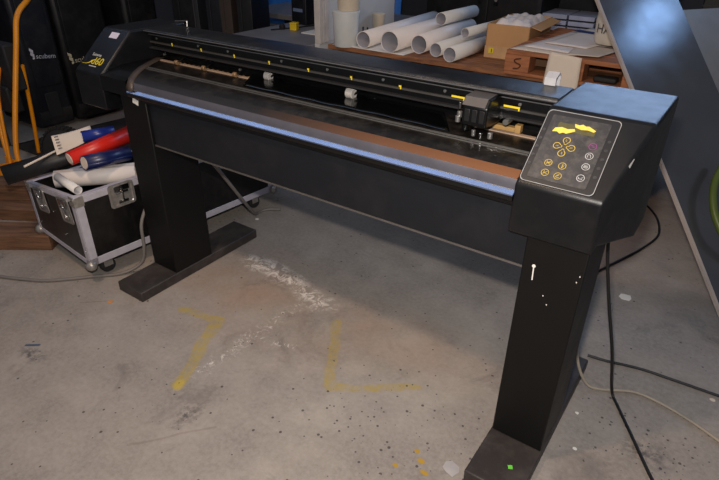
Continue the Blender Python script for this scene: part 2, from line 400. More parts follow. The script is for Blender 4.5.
# left side strip of the platen (curved brown-grey band along its border)
def zplat(y): 
    t = min(1, max(0, (y+.244)/.116)); return .9425+.024*math.sin(t*PI/2)**.85
dg_ = [(.075, -.262), (.060, -.235), (.035, -.195), (.0, -.135), (-.04, -.065), (-.08, .004), (-.125, .085)]
bm = bmesh.new(); tp = []; bt = []; 
for x, y in dg_:
    z = zplat(y)+.006
    tp.append((bm.verts.new((XL1-.001, y, z)), bm.verts.new((max(x, XL1), y, z)))); bt.append((bm.verts.new((XL1-.001, y, .885)), bm.verts.new((max(x, XL1), y, .885))))
for k_ in range(len(dg_)-1):
    for A, B in ((tp[k_], tp[k_+1]),): bm.faces.new((A[0], A[1], B[1], B[0]))
    bm.faces.new((bt[k_][1], bt[k_+1][1], tp[k_+1][1], tp[k_][1])); bm.faces.new((bt[k_][0], bt[k_][1], bt[k_+1][1], bt[k_+1][0]))
bm.faces.new((bt[0][0], bt[0][1], tp[0][1], tp[0][0])); pp(rawobj('inner_side_cover', bm, m_beam))
bm = bmesh.new(); pv = None
ds = [(.078, -.268, .906), (.077, -.262, .925), (.075, -.252, .938)]+[(x, y, zplat(y)) for x, y in dg_[1:]]
for x, y, z in ds:
    c_ = (bm.verts.new((x, y, z+.0078)), bm.verts.new((x+.032, y+.005, z+.0040)))
    if pv: bm.faces.new((pv[0], pv[1], c_[1], c_[0]))
    pv = c_
o = pp(rawobj('platen_side_strip', bm, mat('side_strip_brown', (82, 72, 65), .45, .2, .3, 14), None, smooth=True)); sm = o.modifiers.new('s', 'SOLIDIFY'); sm.thickness = .002
# beam behind the platen
bm = bmesh.new(); prism(bm, [(.098, .985), (.098, 1.068), (.20, 1.068), (.20, .93), (.165, .93), (.165, .985)], XL1, XR0); pp(rawobj('beam', bm, m_beam, None, .003))
bm = bmesh.new(); prism(bm, [(.088, 1.010), (.098, 1.010), (.098, 1.016), (.088, 1.016)], XL1, XR0); pp(rawobj('guide_rail', bm, mat('rail_steel', (88, 86, 84), .35, .5)))
bm = bmesh.new(); prism(bm, [(.080, .986), (.098, .986), (.098, .992), (.080, .992)], XL1, XR0); pp(rawobj('lower_rail', bm, mat('rail_dark', (52, 52, 54), .35, .3)))
bm = bmesh.new(); prism(bm, [(.086, 1.052), (.098, 1.052), (.098, 1.055), (.086, 1.055)], XL1, XR0); pp(rawobj('cover_edge', bm, mat('rail_steel2', (110, 110, 112), .35, .5)))
# hood
bm = bmesh.new(); prism(bm, [(.070, 1.062), (.066, 1.072), (.074, 1.080), (.205, 1.081), (.222, 1.074), (.226, 1.00), (.215, 1.0), (.20, 1.065)], XL1-.002, XR0+.002); pp(rawobj('hood', bm, m_hood, None, .003))
bm = bmesh.new(); prism(bm, [(.0655, 1.0695), (.0635, 1.0695), (.0635, 1.0725), (.0655, 1.0725)], XL1, XR0); pp(rawobj('hood_trim', bm, mat('trim_grey', (92, 94, 98), .35)))
# yellow position marks and little screws
for x, L_ in ((.052, .007), (.237, .007), (.431, .007), (.619, .007), (.812, .008), (1.005, .008), (1.204, .009), (1.415, .045), (1.590, .05)):
    bm = bmesh.new(); bx(bm, (x-L_/2, .086, 1.018), (x+L_/2, .0875, 1.024)); bx(bm, (x+L_/2-.004, .0855, 1.012), (x+L_/2, .0875, 1.018)); pp(rawobj('yellow_mark', bm, m_yellow))
for x in (-.063, .208, .385, .673, .892, 1.13, 1.363, 1.61):
    pp(cyl('screw', (x, .096, 1.037), (x, .099, 1.037), .005, m_grey, n=12))
# pinch rollers
def pinch(x, m, s=1.0, y=.0):
    a = cyl('pinch_roller', (x-.011*s, y, .966+.014*s), (x+.011*s, y, .966+.014*s), .014*s, m, n=20, bev=.002)
    pp(a)
    bm = bmesh.new(); sweep(bm, [(x+.013, y, .982), (x+.018, y+.02, .99), (x+.018, y+.06, 1.01)], .004, 8)
    pr = rawobj('roller_arm', bm, m_beam, a, smooth=True)
for x in (.077, .25, .435): pinch(x, m_brass, .75)
pinch(.575, m_rubber, 1.2, .045); pinch(.985, m_rubber, 1.35, .035)
for x in (-.02, .45): pp(cyl('screw', (x, .09, .975), (x, .098, .975), .005, m_grey, n=12))
# carriage
bm = bmesh.new(); prism(bm, [(-.058, 1.048), (-.058, .990), (-.02, .986), (.06, .986), (.086, 1.0), (.086, 1.06), (.05, 1.072), (-.035, 1.070)], 1.455, 1.532)
cr = rawobj('carriage', bm, m_beam, None, .004); pp(cr)
bm = bmesh.new(); prism(bm, [(-.060, 1.050), (-.038, 1.072), (.052, 1.0745), (.052, 1.071), (-.036, 1.069), (-.056, 1.048)], 1.452, 1.524); rawobj('carriage_cover', bm, mat('grey_carriage_cover', (78, 74, 73), .5), cr, .001)
bm = bmesh.new()
for i in range(3): bx(bm, (1.463+i*.023, -.0605, 1.003), (1.479+i*.023, -.0575, 1.040))
rawobj('carriage_rib', bm, mat('carriage_ribs', (26, 26, 28), .4), cr, .001)
for (x, y, z, r, m) in ((1.437, -.035, 1.04, .007, m_chrome), (1.441, -.045, 1.015, .008, m_grey), (1.439, -.05, 1.002, .008, m_grey), (1.50, -.066, .975, .006, m_grey), (1.525, -.07, .972, .005, m_chrome), (1.548, -.055, .973, .008, m_grey)):
    cyl('blade_clamp', (x, y, z-.009), (x, y, z+.009), r, m, cr, 14, bev=.001)
cyl('blade_holder', (1.46, -.035, .970), (1.46, -.035, 1.03), .012, m_beam, cr, 18)
bm = bmesh.new(); prism(bm, [(.062, 1.0), (.062, 1.045), (.088, 1.045), (.088, 1.0)], 1.532, 1.575); rawobj('carriage_bracket', bm, m_beam, cr, .003)
bm = bmesh.new(); bx(bm, (1.502, .034, .9665), (1.60, .056, .980)); bx(bm, (1.60, .034, .966), (1.618, .056, .990)); pp(rawobj('tool_block', bm, [mat('tan_block', (178, 140, 84), .6)], None, .001))
for x in (1.558, 1.572): pp(cyl('screw', (x, .06, 1.002), (x, .064, 1.002), .005, m_chrome, n=12))
pp(cyl('screw', (1.585, .066, .986), (1.585, .10, .986), .009, m_grey, n=14))

# the hood and the rail carrier sit forward, level with the top of the end housings
for o in list(P.children):
    n_ = o.name.split('.')[0]
    if n_ in ('beam', 'guide_rail', 'lower_rail', 'cover_edge', 'hood', 'hood_trim', 'yellow_mark', 'screw'): o.location = OX + V((0, -.078, .029 if n_ in ('guide_rail', 'yellow_mark', 'lower_rail') else .021))
    if n_ == 'carriage': o.location = OX + V((.023, -.03, .011))

# end housings
def housing(name, prof_in, x0, x1, m, x0f=None, x1f=None):
    bm = bmesh.new(); a = []; b = []
    for (y, z, fr) in prof_in:
        a.append(bm.verts.new((x0, y, z))); xx = x1 if not fr else (x1f if x1f is not None else x1); b.append(bm.verts.new((xx, y, z)))
    n = len(a); bm.faces.new(a); bm.faces.new(b[::-1])
    for i in range(n): bm.faces.new((a[i], b[i], b[(i+1) % n], a[(i+1) % n]))
    bmesh.ops.triangulate(bm, faces=[f for f in bm.faces if len(f.verts) > 4])
    return rawobj(name, bm, m, None, .009, seg=4)
prof_r = [(YF, Z0, 1), (YF, Z1, 1), (YM, ZT, 0), (.235, ZT, 0), (.225, .70, 0), (.10, .70, 0), (-.20, Z0-.004, 1)]
con = pp(housing('console_housing', prof_r, XR0, XR1, m_cap, None, 1.945))
con['label'] = 'right console housing with the control panel'
prof_l = [(YF, Z0, 1), (YF, Z1, 1), (YM, ZT, 0), (YB, ZT, 0), (YB, .76, 0), (-.2, Z0-.004, 1)]
capl = pp(housing('end_cap', prof_l, XL0, XL1, m_cap)); capl['label'] = 'left end cap with lilac sticker and yellow logo'
# control panel on the sloping face
e1 = V((1, 0, 0)); e2 = V((0, YM-YF, ZT-Z1)).normalized(); en = e1.cross(e2)
SL = math.hypot(YM-YF, ZT-Z1)
cp_o = V((XR0, YF, Z1))
def slope_m(u, v, h=0.0): return basis(cp_o + e1*u + e2*v + en*h, e1, e2)
def plate(name, u0, v0, u1, v1, h0, h1, m, parent, rad=.0, rim=None):
    pts = []
    for cx, cy, a0 in ((u1-rad, v1-rad, 0), (u0+rad, v1-rad, PI/2), (u0+rad, v0+rad, PI), (u1-rad, v0+rad, 1.5*PI)):
        for i in range(5 if rad else 1):
            a = a0 + (i/4*PI/2 if rad else 0); pts.append((cx+rad*math.cos(a), cy+rad*math.sin(a)))
    bm = bmesh.new()
    if rim:
        cx, cy = (u0+u1)/2, (v0+v1)/2; W_, H_ = (u1-u0)/2, (v1-v0)/2
        inn = [(cx+(x-cx)*(W_-rim)/W_, cy+(y-cy)*(H_-rim)/H_) for x, y in pts]
        rings = [[bm.verts.new((x, y, h)) for x, y in q] for q, h in ((pts, h0), (pts, h1), (inn, h1), (inn, h0))]
        n = len(pts)
        for k_ in range(4):
            A, B = rings[k_], rings[(k_+1) % 4]
            for i in range(n): bm.faces.new((A[i], A[(i+1) % n], B[(i+1) % n], B[i]))
    else:
        a = [bm.verts.new((x, y, h0)) for x, y in pts]; b = [bm.verts.new((x, y, h1)) for x, y in pts]; n = len(a)
        bm.faces.new(a[::-1]); bm.faces.new(b)
        for i in range(n): bm.faces.new((a[i], a[(i+1) % n], b[(i+1) % n], b[i]))
    bm.transform(slope_m(0, 0)); return rawobj(name, bm, m, parent)
cpan = plate('control_panel', .006, .010, .192, SL-.012, -.001, .002, m_panel2, con, .012)
plate('panel_outline', .006, .010, .192, SL-.012, .002, .0032, m_line, cpan, .012, .0016)
plate('panel_film', .022, .024, .170, SL-.026, .002, .0028, m_panel, cpan, .004)
plate('display_window', .044, SL-.070, .140, SL-.046, .0028, .0034, m_olive, cpan, .002)
# peeled yellow display foil: two jagged patches
for (u0, v0, flip) in ((.036, SL-.077, 1), (.084, SL-.052, -1)):
    pts = [(0, 0), (.012, .002), (.020, -.003), (.028, .002), (.036, .000), (.056, .012), (.052, .018), (.036, .014), (.020, .017), (.004, .012)]
    bm = bmesh.new(); a = []
    for x, y in pts:
        a.append(bm.verts.new((u0+x, v0+(y if flip == 1 else .008-y*.8), .0036)))
    f = bm.faces.new(a); r = bmesh.ops.extrude_face_region(bm, geom=[f]); bmesh.ops.translate(bm, verts=[g for g in r['geom'] if isinstance(g, bmesh.types.BMVert)], vec=(0, 0, .0006))
    bm.transform(slope_m(0, 0)); rawobj('display_foil', bm, m_yglow, cpan)
def icon(u, v, m, kind, r=.0098):
    bm = bmesh.new(); N = 24; h0, h1 = .0028, .0036
    if kind == 'drop':
        pass
    rings = [[bm.verts.new((u+rr*math.cos(2*PI*i/N), v+rr*math.sin(2*PI*i/N), h1)) for i in range(N)] for rr in (r, r-.0013)]
    for i in range(N): bm.faces.new((rings[0][i], rings[0][(i+1) % N], rings[1][(i+1) % N], rings[1][i]))
    def stroke(x0, y0, x1, y1, wd=.0012):
        d = V((x1-x0, y1-y0, 0)); nn = V((-d.y, d.x, 0)).normalized()*wd/2
        bm.faces.new([bm.verts.new((u+x, v+y, h1)) for x, y in ((x0+nn.x, y0+nn.y), (x1+nn.x, y1+nn.y), (x1-nn.x, y1-nn.y), (x0-nn.x, y0-nn.y))])
    for s in kind: stroke(*[q*r for q in s])
    bm.transform(slope_m(0, 0)); rawobj('button', bm, m, cpan)
def icon_drop(u, v, ang):
    bm = bmesh.new(); N = 24; r = .0095; out = []
    for rr in (1, .82):
        ring = []
        for i in range(N):
            a = 2*PI*i/N; x = r*rr*math.cos(a); y = r*rr*math.sin(a)
            if abs(a-PI) < .3: x -= .004
            x, y = x*math.cos(ang)-y*math.sin(ang), x*math.sin(ang)+y*math.cos(ang)
            ring.append(bm.verts.new((u+x, v+y, .0036)))
        out.append(ring)
    for i in range(N): bm.faces.new((out[0][i], out[0][(i+1) % N], out[1][(i+1) % N], out[1][i]))
    for q in (-.0035, 0.0):
        x0, y0, x1, y1 = q, -.002, q+.003, .002
        pp_ = [(x0, y0), (x1, y1), (x1-.0005, y1+.001), (x0-.0005, y0+.001)]
        bm.faces.new([bm.verts.new((u+x*math.cos(ang)-y*math.sin(ang), v+x*math.sin(ang)+y*math.cos(ang), .0036)) for x, y in pp_])
    bm.transform(slope_m(0, 0)); rawobj('button', bm, m_icony, cpan)
cu_, cv_ = .081, .127
for a in range(4): icon_drop(cu_+.0185*math.cos(a*PI/2+.0), cv_+.0195*math.sin(a*PI/2), a*PI/2)
icon(.060, .074, m_icony, [(-.5, -.5, .5, .5), (-.5, .5, .5, -.5), (-.6, 0, .6, 0)])
icon(.096, .073, m_icony, [(0, -.7, 0, .7), (.1, -.5, .4, .3)])
icon(.062, .045, m_icony, [(-.5, -.5, .5, .5), (-.3, .5, -.3, -.3), (0, -.2, .6, -.2)])
icon(.095, .043, m_icony, [(-.5, -.4, .5, -.4), (-.4, -.1, .4, .5), (-.5, -.25, .1, .5)])
icon(.147, .144, m_iconm, [(-.6, .1, -.1, .4), (-.1, .4, .1, -.2), (.1, -.2, .6, .1)])
icon(.148, .116, m_iconw, [(-.4, -.5, -.4, .4), (-.4, .4, .2, .4), (.2, .4, .5, -.4)])
icon(.150, .085, m_iconw, [(-.5, .3, .5, .3), (-.6, 0, .6, 0), (-.5, -.3, .5, -.3)])
icon(.149, .052, m_iconw, [(-.5, -.3, -.5, .2), (-.5, -.3, .5, -.3), (.1, 0, .6, .3)])
for i in range(5):
    for u, vv in ((.180, .062+i*.026), (.0145, .062+i*.026)):
        icon(u, vv, mat('faint_print', (70, 70, 72), .6), [(-.8, 0, .8, 0), (0, -.6, 0, .6)], .004)
# lettering and sticker on the left cap
capo = V((XL0, YF, Z1))
def capm(u, v): return basis(capo+e1*u+e2*v+en*.0008, e1, e2)
bm = bmesh.new(); bx(bm, (.080, SL-.052, .0), (.135, SL-.022, .001)); bm.transform(basis(capo+en*.0002, e1, e2)); rawobj('sticker', bm, m_purple, capl)
def ctext(name, s, size, m, u, v, sh=0, ang=0):
    t = text(name, s, size, m, capm(u, v)); t.parent = capl; t.matrix_parent_inverse = Matrix()
    t.matrix_local = capm(u, v); return t
ctext('lettering', 'Summa', .022, m_iconw, .082, .096, .3)
ctext('lettering', 'd60', .052, m_yellow, .112, .064, .35)
bm = bmesh.new(); sweep(bm, spline([(.02, .044, .001), (.045, .045, .001), (.065, .052, .001), (.078, .066, .001)], 5), [.0008+.0001*i for i in range(16)], 6); bm.transform(capm(0, 0)); rawobj('logo_swoosh', bm, m_yellow, capl)
bm = bmesh.new(); bx(bm, (.075, .036, 0), (.125, .040, .001)); bm.transform(capm(0, 0)); rawobj('lettering_line', bm, m_iconw, capl)
# cap screws, corner tag, latches, scrapes
pp(cyl('screw', (XL1-.001, -.20, .90), (XL1+.003, -.20, .90), .007, m_grey, n=12))
bm = bmesh.new(); bx(bm, (-.0, 0, 0), (.034, .002, .022)); bm.transform(Matrix.Translation((.085, -.2535, .862)) @ Matrix.Rotation(.25, 4, 'Y')); pp(rawobj('paper_tag', bm, m_white))
bm = bmesh.new(); sweep(bm, [(-.15, .20, 1.100), (-.05, .190, 1.112), (-.01, .155, 1.118), (-.01, .152, 1.095)], .003, 8); pp(rawobj('wire_bracket', bm, m_grey, None, smooth=True))
bm = bmesh.new(); pts = [(1.642, .158, 1.065), (1.642, .158, 1.125), (1.642, .140, 1.138), (1.642, .110, 1.125), (1.642, .110, 1.103)]
for i in range(4):
    a, b = V(pts[i]), V(pts[i+1]); a2, b2 = a+V((.034, 0, 0)), b+V((.034, 0, 0)); bm.faces.new([bm.verts.new(q) for q in (a, b, b2, a2)])
o = pp(rawobj('hood_latch', bm, mat('latch_steel', (205, 205, 210), .3, .25))); o.modifiers.new('s', 'SOLIDIFY').thickness = .003
bm = bmesh.new(); bx(bm, (0, 0, 0), (.003, .001, .045)); sweep(bm, [(.0015, .001, .045), (.0015, -.0005, .045)], .005, 10)
bm.transform(Matrix.Translation((1.81, yl0-.0012, .665)) @ Matrix.Rotation(-.05, 4, 'Y')); pp(rawobj('paint_drip', bm, m_white))
bm = bmesh.new()
for x, z in ((1.848, .625), (1.925, .70), (1.93, .72), (1.862, .60)): bx(bm, (x, yl0-.001, z), (x+.0025, yl0, z+.003))
pp(rawobj('paint_fleck', bm, m_white))
bm = bmesh.new(); bx(bm, (1.878, -.368, FH), (1.892, -.354, FH+.001), rot=Matrix.Rotation(.5, 3, 'Z')); pp(rawobj('green_sticker', bm, m_green))
bm = bmesh.new(); sweep(bm, [(0, 0, 0), (.008, 0, .012), (.02, 0, .038)], [.0015, .003, .001], 6); bm.transform(Matrix.Translation((1.962, -.165, 1.0)) @ Matrix.Rotation(-.9, 4, 'Z')); pp(rawobj('scratch', bm, m_line))
# lying black vinyl film on the platen
bm = bmesh.new(); pts = [(.545, -.085), (1.62, -.085), (1.60, .062), (.50, .075)]; N = 40; top = []
for i in range(N+1):
    t = i/N; row = []
    for j in range(7):
        s = j/6; x = (.56+(1.44-.56)*t) - .10*s; y = -.082+.158*s
        row.append(bm.verts.new((x, y, .9712+.0012*math.sin(t*37+s*4)+.001*math.sin(t*11))))
    top.append(row)
for i in range(N):
    for j in range(6): bm.faces.new((top[i][j], top[i+1][j], top[i+1][j+1], top[i][j+1]))
o = rawobj('vinyl_film', bm, m_film, None, smooth=True); o.modifiers.new('s', 'SOLIDIFY').thickness = .0006
tag(o, 'thin glossy black film lying flat on the plotter bed left of the carriage', 'film')

# ------------------------------------------------------------------ road case with rolls
RC = thing('road_case', 'open black road case with aluminium edges behind the left plotter leg, full of rolls', 'road case', (-.135, -.49, 0), -.097)
CW, CL, CB, CTn, CTf = .54, 1.13, .10, .45, .372
def zt(x): return CTn + (CTf-CTn)*(-x/CW)
bm = bmesh.new()
def slab(pts, th):       # pts polygon, thickened by vector th
    a = [bm.verts.new(p) for p in pts]; b = [bm.verts.new(V(p)+V(th)) for p in pts]; n = len(a)
    bm.faces.new(a); bm.faces.new(b[::-1])
    for i in range(n): bm.faces.new((a[i], b[i], b[(i+1) % n], a[(i+1) % n]))
slab([(0, 0, CB), (0, CL, CB), (0, CL, CTn), (0, 0, CTn)], (-.012, 0, 0))
slab([(-CW, 0, CB), (-CW, CL, CB), (-CW, CL, CTf), (-CW, 0, CTf)], (.012, 0, 0))
slab([(-.012, 0, CB), (-CW+.012, 0, CB), (-CW+.012, 0, zt(-CW+.012)), (-.012, 0, zt(-.012))], (0, .012, 0))
slab([(-.012, CL, CB), (-CW+.012, CL, CB), (-CW+.012, CL, zt(-CW+.012)), (-.012, CL, zt(-.012))], (0, -.012, 0))
slab([(0, 0, CB), (-CW, 0, CB), (-CW, CL, CB), (0, CL, CB)], (0, 0, .012))
rawobj('case_body', bm, m_caseblk, RC)
def rail(a, b, wd=.034, t=.003, nrm=((1, 0, 0), (0, -1, 0))):      # L angle along edge a-b
    bm = bmesh.new(); a, b = V(a), V(b); n1, n2 = V(nrm[0]), V(nrm[1])
    for n_, o_ in ((n1, n2), (n2, n1)):
        q = [a+n_*t, b+n_*t, b+n_*t-o_*wd, a+n_*t-o_*wd]; vs = [bm.verts.new(p) for p in q]; v2 = [bm.verts.new(p-n_*t*1.02) for p in q]
        bm.faces.new(vs); bm.faces.new(v2[::-1])
        for i in range(4): bm.faces.new((vs[i], v2[i], v2[(i+1) % 4], vs[(i+1) % 4]))
    return rawobj('edge_rail', bm, m_alu, RC, .001)
X_, Y_, Z_ = V((1, 0, 0)), V((0, 1, 0)), V((0, 0, 1))
rail((0, 0, CB), (0, CL, CB), .036, nrm=(X_, -Z_)); rail((0, 0, CTn), (0, CL, CTn), .030, nrm=(X_, Z_))
rail((0, 0, CB), (0, 0, CTn), .036, nrm=(X_, -Y_)); rail((0, CL, CB), (0, CL, CTn), .036, nrm=(X_, Y_))
rail((0, 0, CB), (-CW, 0, CB), .026, nrm=(-Y_, -Z_)); rail((0, 0, CTn), (-CW, 0, CTf), .022, nrm=(-Y_, Z_))
rail((-CW, 0, CB), (-CW, 0, CTf), .026, nrm=(-X_, -Y_)); rail((-CW, 0, CTf), (-CW, CL, CTf), .024, nrm=(-X_, Z_))
for p in ((0, 0, CB), (0, CL, CB), (-CW, 0, CB)):
    bm = bmesh.new(); bmesh.ops.create_icosphere(bm, subdivisions=3, radius=.026, matrix=Matrix.Translation(V(p)+V((.0, .0, .004)))); rawobj('ball_corner', bm, m_galv, RC, smooth=True)
for (x, y) in ((0, 0), (-CW, 0)):
    bm = bmesh.new(); z = zt(x); bx(bm, (x-.045 if x == 0 else x-.005, y-.006, z-.045), (x+.005 if x == 0 else x+.045, y-.002, z+.003)); bx(bm, (x+.002 if x == 0 else x-.006, y-.006, z-.045), (x+.006 if x == 0 else x-.002, y+.04, z+.004)); rawobj('corner_brace', bm, m_galv, RC, .002)
    for dx, dz in ((-.012, -.012), (-.034, -.012), (-.012, -.034)):
        cyl('rivet', ((x+dx) if x == 0 else x-dx, -.006, z+dz), ((x+dx) if x == 0 else x-dx, -.009, z+dz), .004, m_chrome, RC, 10)
def latch(mw, w_=.10, h_=.10):
    bm = bmesh.new(); prism_pts = []
    for cx, cy, a0 in ((w_/2-.014, h_/2-.014, 0), (-w_/2+.014, h_/2-.014, PI/2), (-w_/2+.014, -h_/2+.014, PI), (w_/2-.014, -h_/2+.014, 1.5*PI)):
        for i in range(4):
            a = a0+i/3*PI/2; prism_pts.append((cx+.014*math.cos(a), cy+.014*math.sin(a)))
    n = len(prism_pts); rings = []
    for s, h in ((1, 0), (1, .004), (.84, .004), (.78, .001), (.5, .001)): rings.append([bm.verts.new((x*s, y*s, h)) for x, y in prism_pts])
    for A, B in zip(rings, rings[1:]):
        for i in range(n): bm.faces.new((A[i], A[(i+1) % n], B[(i+1) % n], B[i]))
    bm.faces.new(rings[-1]); bm.faces.new(rings[0][::-1]); bm.transform(mw)
    l = rawobj('butterfly_latch', bm, m_galv, RC, smooth=False)
    bm = bmesh.new(); bx(bm, (-.004, -h_*.3, .003), (.004, h_*.3, .013)); sweep(bm, [(-w_*.24, h_*.12, .006), (w_*.24, h_*.12, .006)], .006, 10); bx(bm, (-w_*.3, h_*.2, .003), (w_*.3, h_*.42, .010)); bx(bm, (-w_*.2, -h_*.34, .003), (w_*.2, -h_*.22, .009)); bm.transform(mw)
    rawobj('latch_wing', bm, m_chrome, l, .001)
latch(basis((.004, .215, CTn-.050), (0, 1, 0), (0, 0, 1)), .125, .115)
latch(basis((.004, .82, CTn-.050), (0, 1, 0), (0, 0, 1)), .105, .10)
slx = V((CW, 0, CTn-CTf)).normalized()
latch(basis((-.115, -.004, zt(-.115)-.075), slx, (0, 0, 1)), .12, .125)
latch(basis((-.385, -.004, zt(-.385)-.070), slx, (0, 0, 1)), .12, .125)
for x, z in ((-.20, .20), (-.50, .16), (-.27, .30), (-.01, .18), (-.45, .30)):
    cyl('rivet', (x, -.001, z), (x, -.005, z), .005, m_chrome, RC, 10)
for x, y in ((-.07, .10), (-.07, CL-.10), (-CW+.08, CL-.1)):
    bm = bmesh.new(); bx(bm, (x-.03, y-.035, CB-.006), (x+.03, y+.035, CB)); 
    for s in (-.02, .017): bx(bm, (x+s, y-.022, .035), (x+s+.003, y+.022, CB-.005))
    c_ = rawobj('caster', bm, m_galv, RC, .001); cyl('wheel', (x-.015, y, .037), (x+.015, y, .037), .037, m_tyre, c_, 24, bev=.004)

def roll(name, a, b, r, m, label, mi=m_inroll, group=None, r2=None, cat='roll', turns=2.2, flare=0):
    """a rolled sheet: spiral section swept a->b, with real wall and open ends"""
    a, b = V(a), V(b); d = (b-a); s, t = frame_of(d); N = 64; bm = bmesh.new(); r2 = r2 or r
    prs = []
    for p, rr in ((a, r), (b, r2)):
        outer = []
        for i in range(N+1):
            f = i/N; ang = 2*PI*turns*f; q = rr*(1-.06*(1-f))
            outer.append(bm.verts.new(p + (s*math.cos(ang)+t*math.sin(ang))*q))
        prs.append(outer)
    for i in range(N): bm.faces.new((prs[0][i], prs[0][i+1], prs[1][i+1], prs[1][i]))
    o = rawobj(name, bm, [m, mi], None, smooth=True)
    sd = o.modifiers.new('s', 'SOLIDIFY'); sd.thickness = .0012; sd.offset = 0
    bm = bmesh.new(); sweep(bm, [a+d*.004, b-d*.004], [r*.925, r2*.925], 32, caps=False)
    il = rawobj('inner_layer', bm, mi, None, smooth=True); il.parent = o; il['label'] = 'inner side of the rolled sheet'
    tag(o, label, cat, group); return o
def core(o, a, b, r, m):
    c_ = cyl('core', a, b, r, m, None, 24); c_.parent = o; return c_
G = 'rolls in the road case'
def rl(*a, **k):
    o = roll(*a, **k); o['group'] = G; return o
rl('vinyl_roll', (-.558, -.568, .480), (-.374, -.121, .54), .046, m_blkvinyl, 'long black roll sticking out over the far left rim of the road case', r2=.042, mi=m_cream)
rl('vinyl_roll', (-.43, -.405, .437), (-.19, -.13, .44), .042, m_white2, 'fat white roll lying across the road case below the red and navy rolls', r2=.048, mi=m_cream)
rl('vinyl_roll', (-.36, -.425, .474), (-.15, -.452, .474), .019, m_white, 'short thin bright white roll at the near corner of the road case')
o = rl('vinyl_roll', (-.234, -.352, .55), (-.225, -.13, .53), .034, m_navy, 'navy blue roll with white end at the front of the heap in the road case', turns=3)
core(o, (-.234, -.352, .55), (-.226, -.15, .532), .027, m_cream)
o = rl('vinyl_roll', (-.300, -.380, .564), (-.283, -.06, .598), .031, m_red, 'bright red roll tilted over the road case beside the navy roll', r2=.040)
core(o, (-.300, -.382, .564), (-.286, -.12, .592), .024, m_cream)
o = rl('vinyl_roll', (-.416, -.235, .603), (-.355, -.10, .606), .027, m_blue, 'medium blue roll topmost at the back of the heap in the road case')
core(o, (-.416, -.236, .603), (-.365, -.12, .606), .019, m_white)
def sheetobj(name, corners, m, label, cat='paper', curl=.0, group=None, n=10, th=.001):
    bm = bmesh.new(); A, B, C_, D = [V(c) for c in corners]; g = []
    nrm = (B-A).cross(D-A).normalized()
    for i in range(n+1):
        s = i/n; row = []
        for j in range(n+1):
            t = j/n; p = A*(1-s)*(1-t)+B*s*(1-t)+C_*s*t+D*(1-s)*t
            row.append(bm.verts.new(p+nrm*curl*(math.sin(PI*s)+.4*math.sin(3*t+2*s))))
        g.append(row)
    for i in range(n):
        for j in range(n): bm.faces.new((g[i][j], g[i+1][j], g[i+1][j+1], g[i][j+1]))
    o = rawobj(name, bm, m, None, smooth=True); o.modifiers.new('s', 'SOLIDIFY').thickness = th
    if label: tag(o, label, cat, group)
    return o

o = sheetobj('paper_sheet', [(-.495, -.34, .62), (-.494, -.14, .62), (-.43, -.17, .575), (-.399, -.382, .56)], m_cream, 'cream paper sheet with small marks leaning on the black roll in the road case', 'paper', .006)
bm = bmesh.new()
for i in range(5):
    a = V((-.485, -.345, .614))*(1-i/5)+V((-.410, -.375, .568))*(i/5); bx(bm, a+V((0, .012, -.001)), a+V((.004, .030, .002)))
rawobj('printed_mark', bm, m_ink, o)
tag(cyl('stick', (-.44, -.52, .538), (-.46, -.34, .560), .005, m_cream, None, 10), 'thin pale stick lying on top of the black roll', 'stick')

# ------------------------------------------------------------------ left background: hand truck, tyre, timbers, tall cases
HT = thing('hand_truck', 'orange tube hand truck standing at the far left behind the road case', 'hand truck', (-1.76, -.03, 0))
def hp(*p): return [V(q)-V((-1.76, -.03, 0)) for q in p]
tube('frame_tube', hp((-1.72, -.02, .012), (-1.76, .02, .22), (-1.82, .22, .78), (-1.84, .29, .96), (-1.93, .42, 1.03), (-2.1, .55, 1.05)), .017, m_orange, HT)
tube('frame_tube', hp((-1.95, .02, .012), (-2.03, .06, .25), (-2.2, .2, .8), (-2.28, .3, 1.0), (-2.4, .42, 1.07)), .015, m_orange, HT)
tube('brace_tube', hp((-1.98, .24, .012), (-1.91, .24, .32), (-1.84, .235, .66)), .013, m_orange, HT)
tube('brace_tube', hp((-1.86, -.02, .012), (-1.92, .06, .45), (-1.95, .14, .65)), .011, m_orange, HT)
bm = bmesh.new(); bx(bm, (-.22, -.10, .004), (.13, .05, .014)); bx(bm, (-.22, .035, .014), (.10, .05, .06)); rawobj('toe_plate', bm, m_orange, HT, .003)
bm = bmesh.new(); bx(bm, (-.44, .17, .50), (-.075, .26, .80)); bx(bm, (-.46, .15, .34), (-.16, .24, .52)); rawobj('black_bracket', bm, m_inkb, HT, .012)
tag(lathe('pneumatic_tyre', [(.05, -.04), (.10, -.045), (.135, -.04), (.155, -.022), (.16, 0), (.155, .022), (.135, .04), (.10, .045), (.05, .04)], m_tyre, None, (0, 0, 0)), 'black treaded rubber tyre behind the rolls and the orange hand truck', 'tyre')
ty = bpy.data.objects['pneumatic_tyre']; ty.matrix_world = Matrix.Translation((-1.45, .17, .165)) @ Matrix.Rotation(1.35, 4, 'X') @ Matrix.Rotation(.35, 4, 'Y')
bm = bmesh.new()
for i in range(36):
    for q in (-.018, .018):
        bx(bm, (-.008, -.016, .150), (.008, .016, .166)); vs = list(bm.verts)[-8:]
        R_ = Matrix.Rotation(i*2*PI/36 + (.09 if q > 0 else 0), 3, 'Z')
        for v in vs: v.co = R_ @ V((v.co.z, v.co.x, v.co.y+q))
rawobj('tread', bm, m_tyre, ty)
def timber(a, b, w_, h, z, label):
    a, b = V(a), V(b); d = (b-a); L = d.length; ang = math.atan2(d.y, d.x)
    bm = bmesh.new(); bx(bm, (0, 0, 0), (L, w_, h)); o = rawobj('timber_beam', bm, m_timber, None, .004)
    o.location = (a.x, a.y, z); o.rotation_euler = (0, 0, ang); return tag(o, label, 'timber', 'brown timbers by the road case')
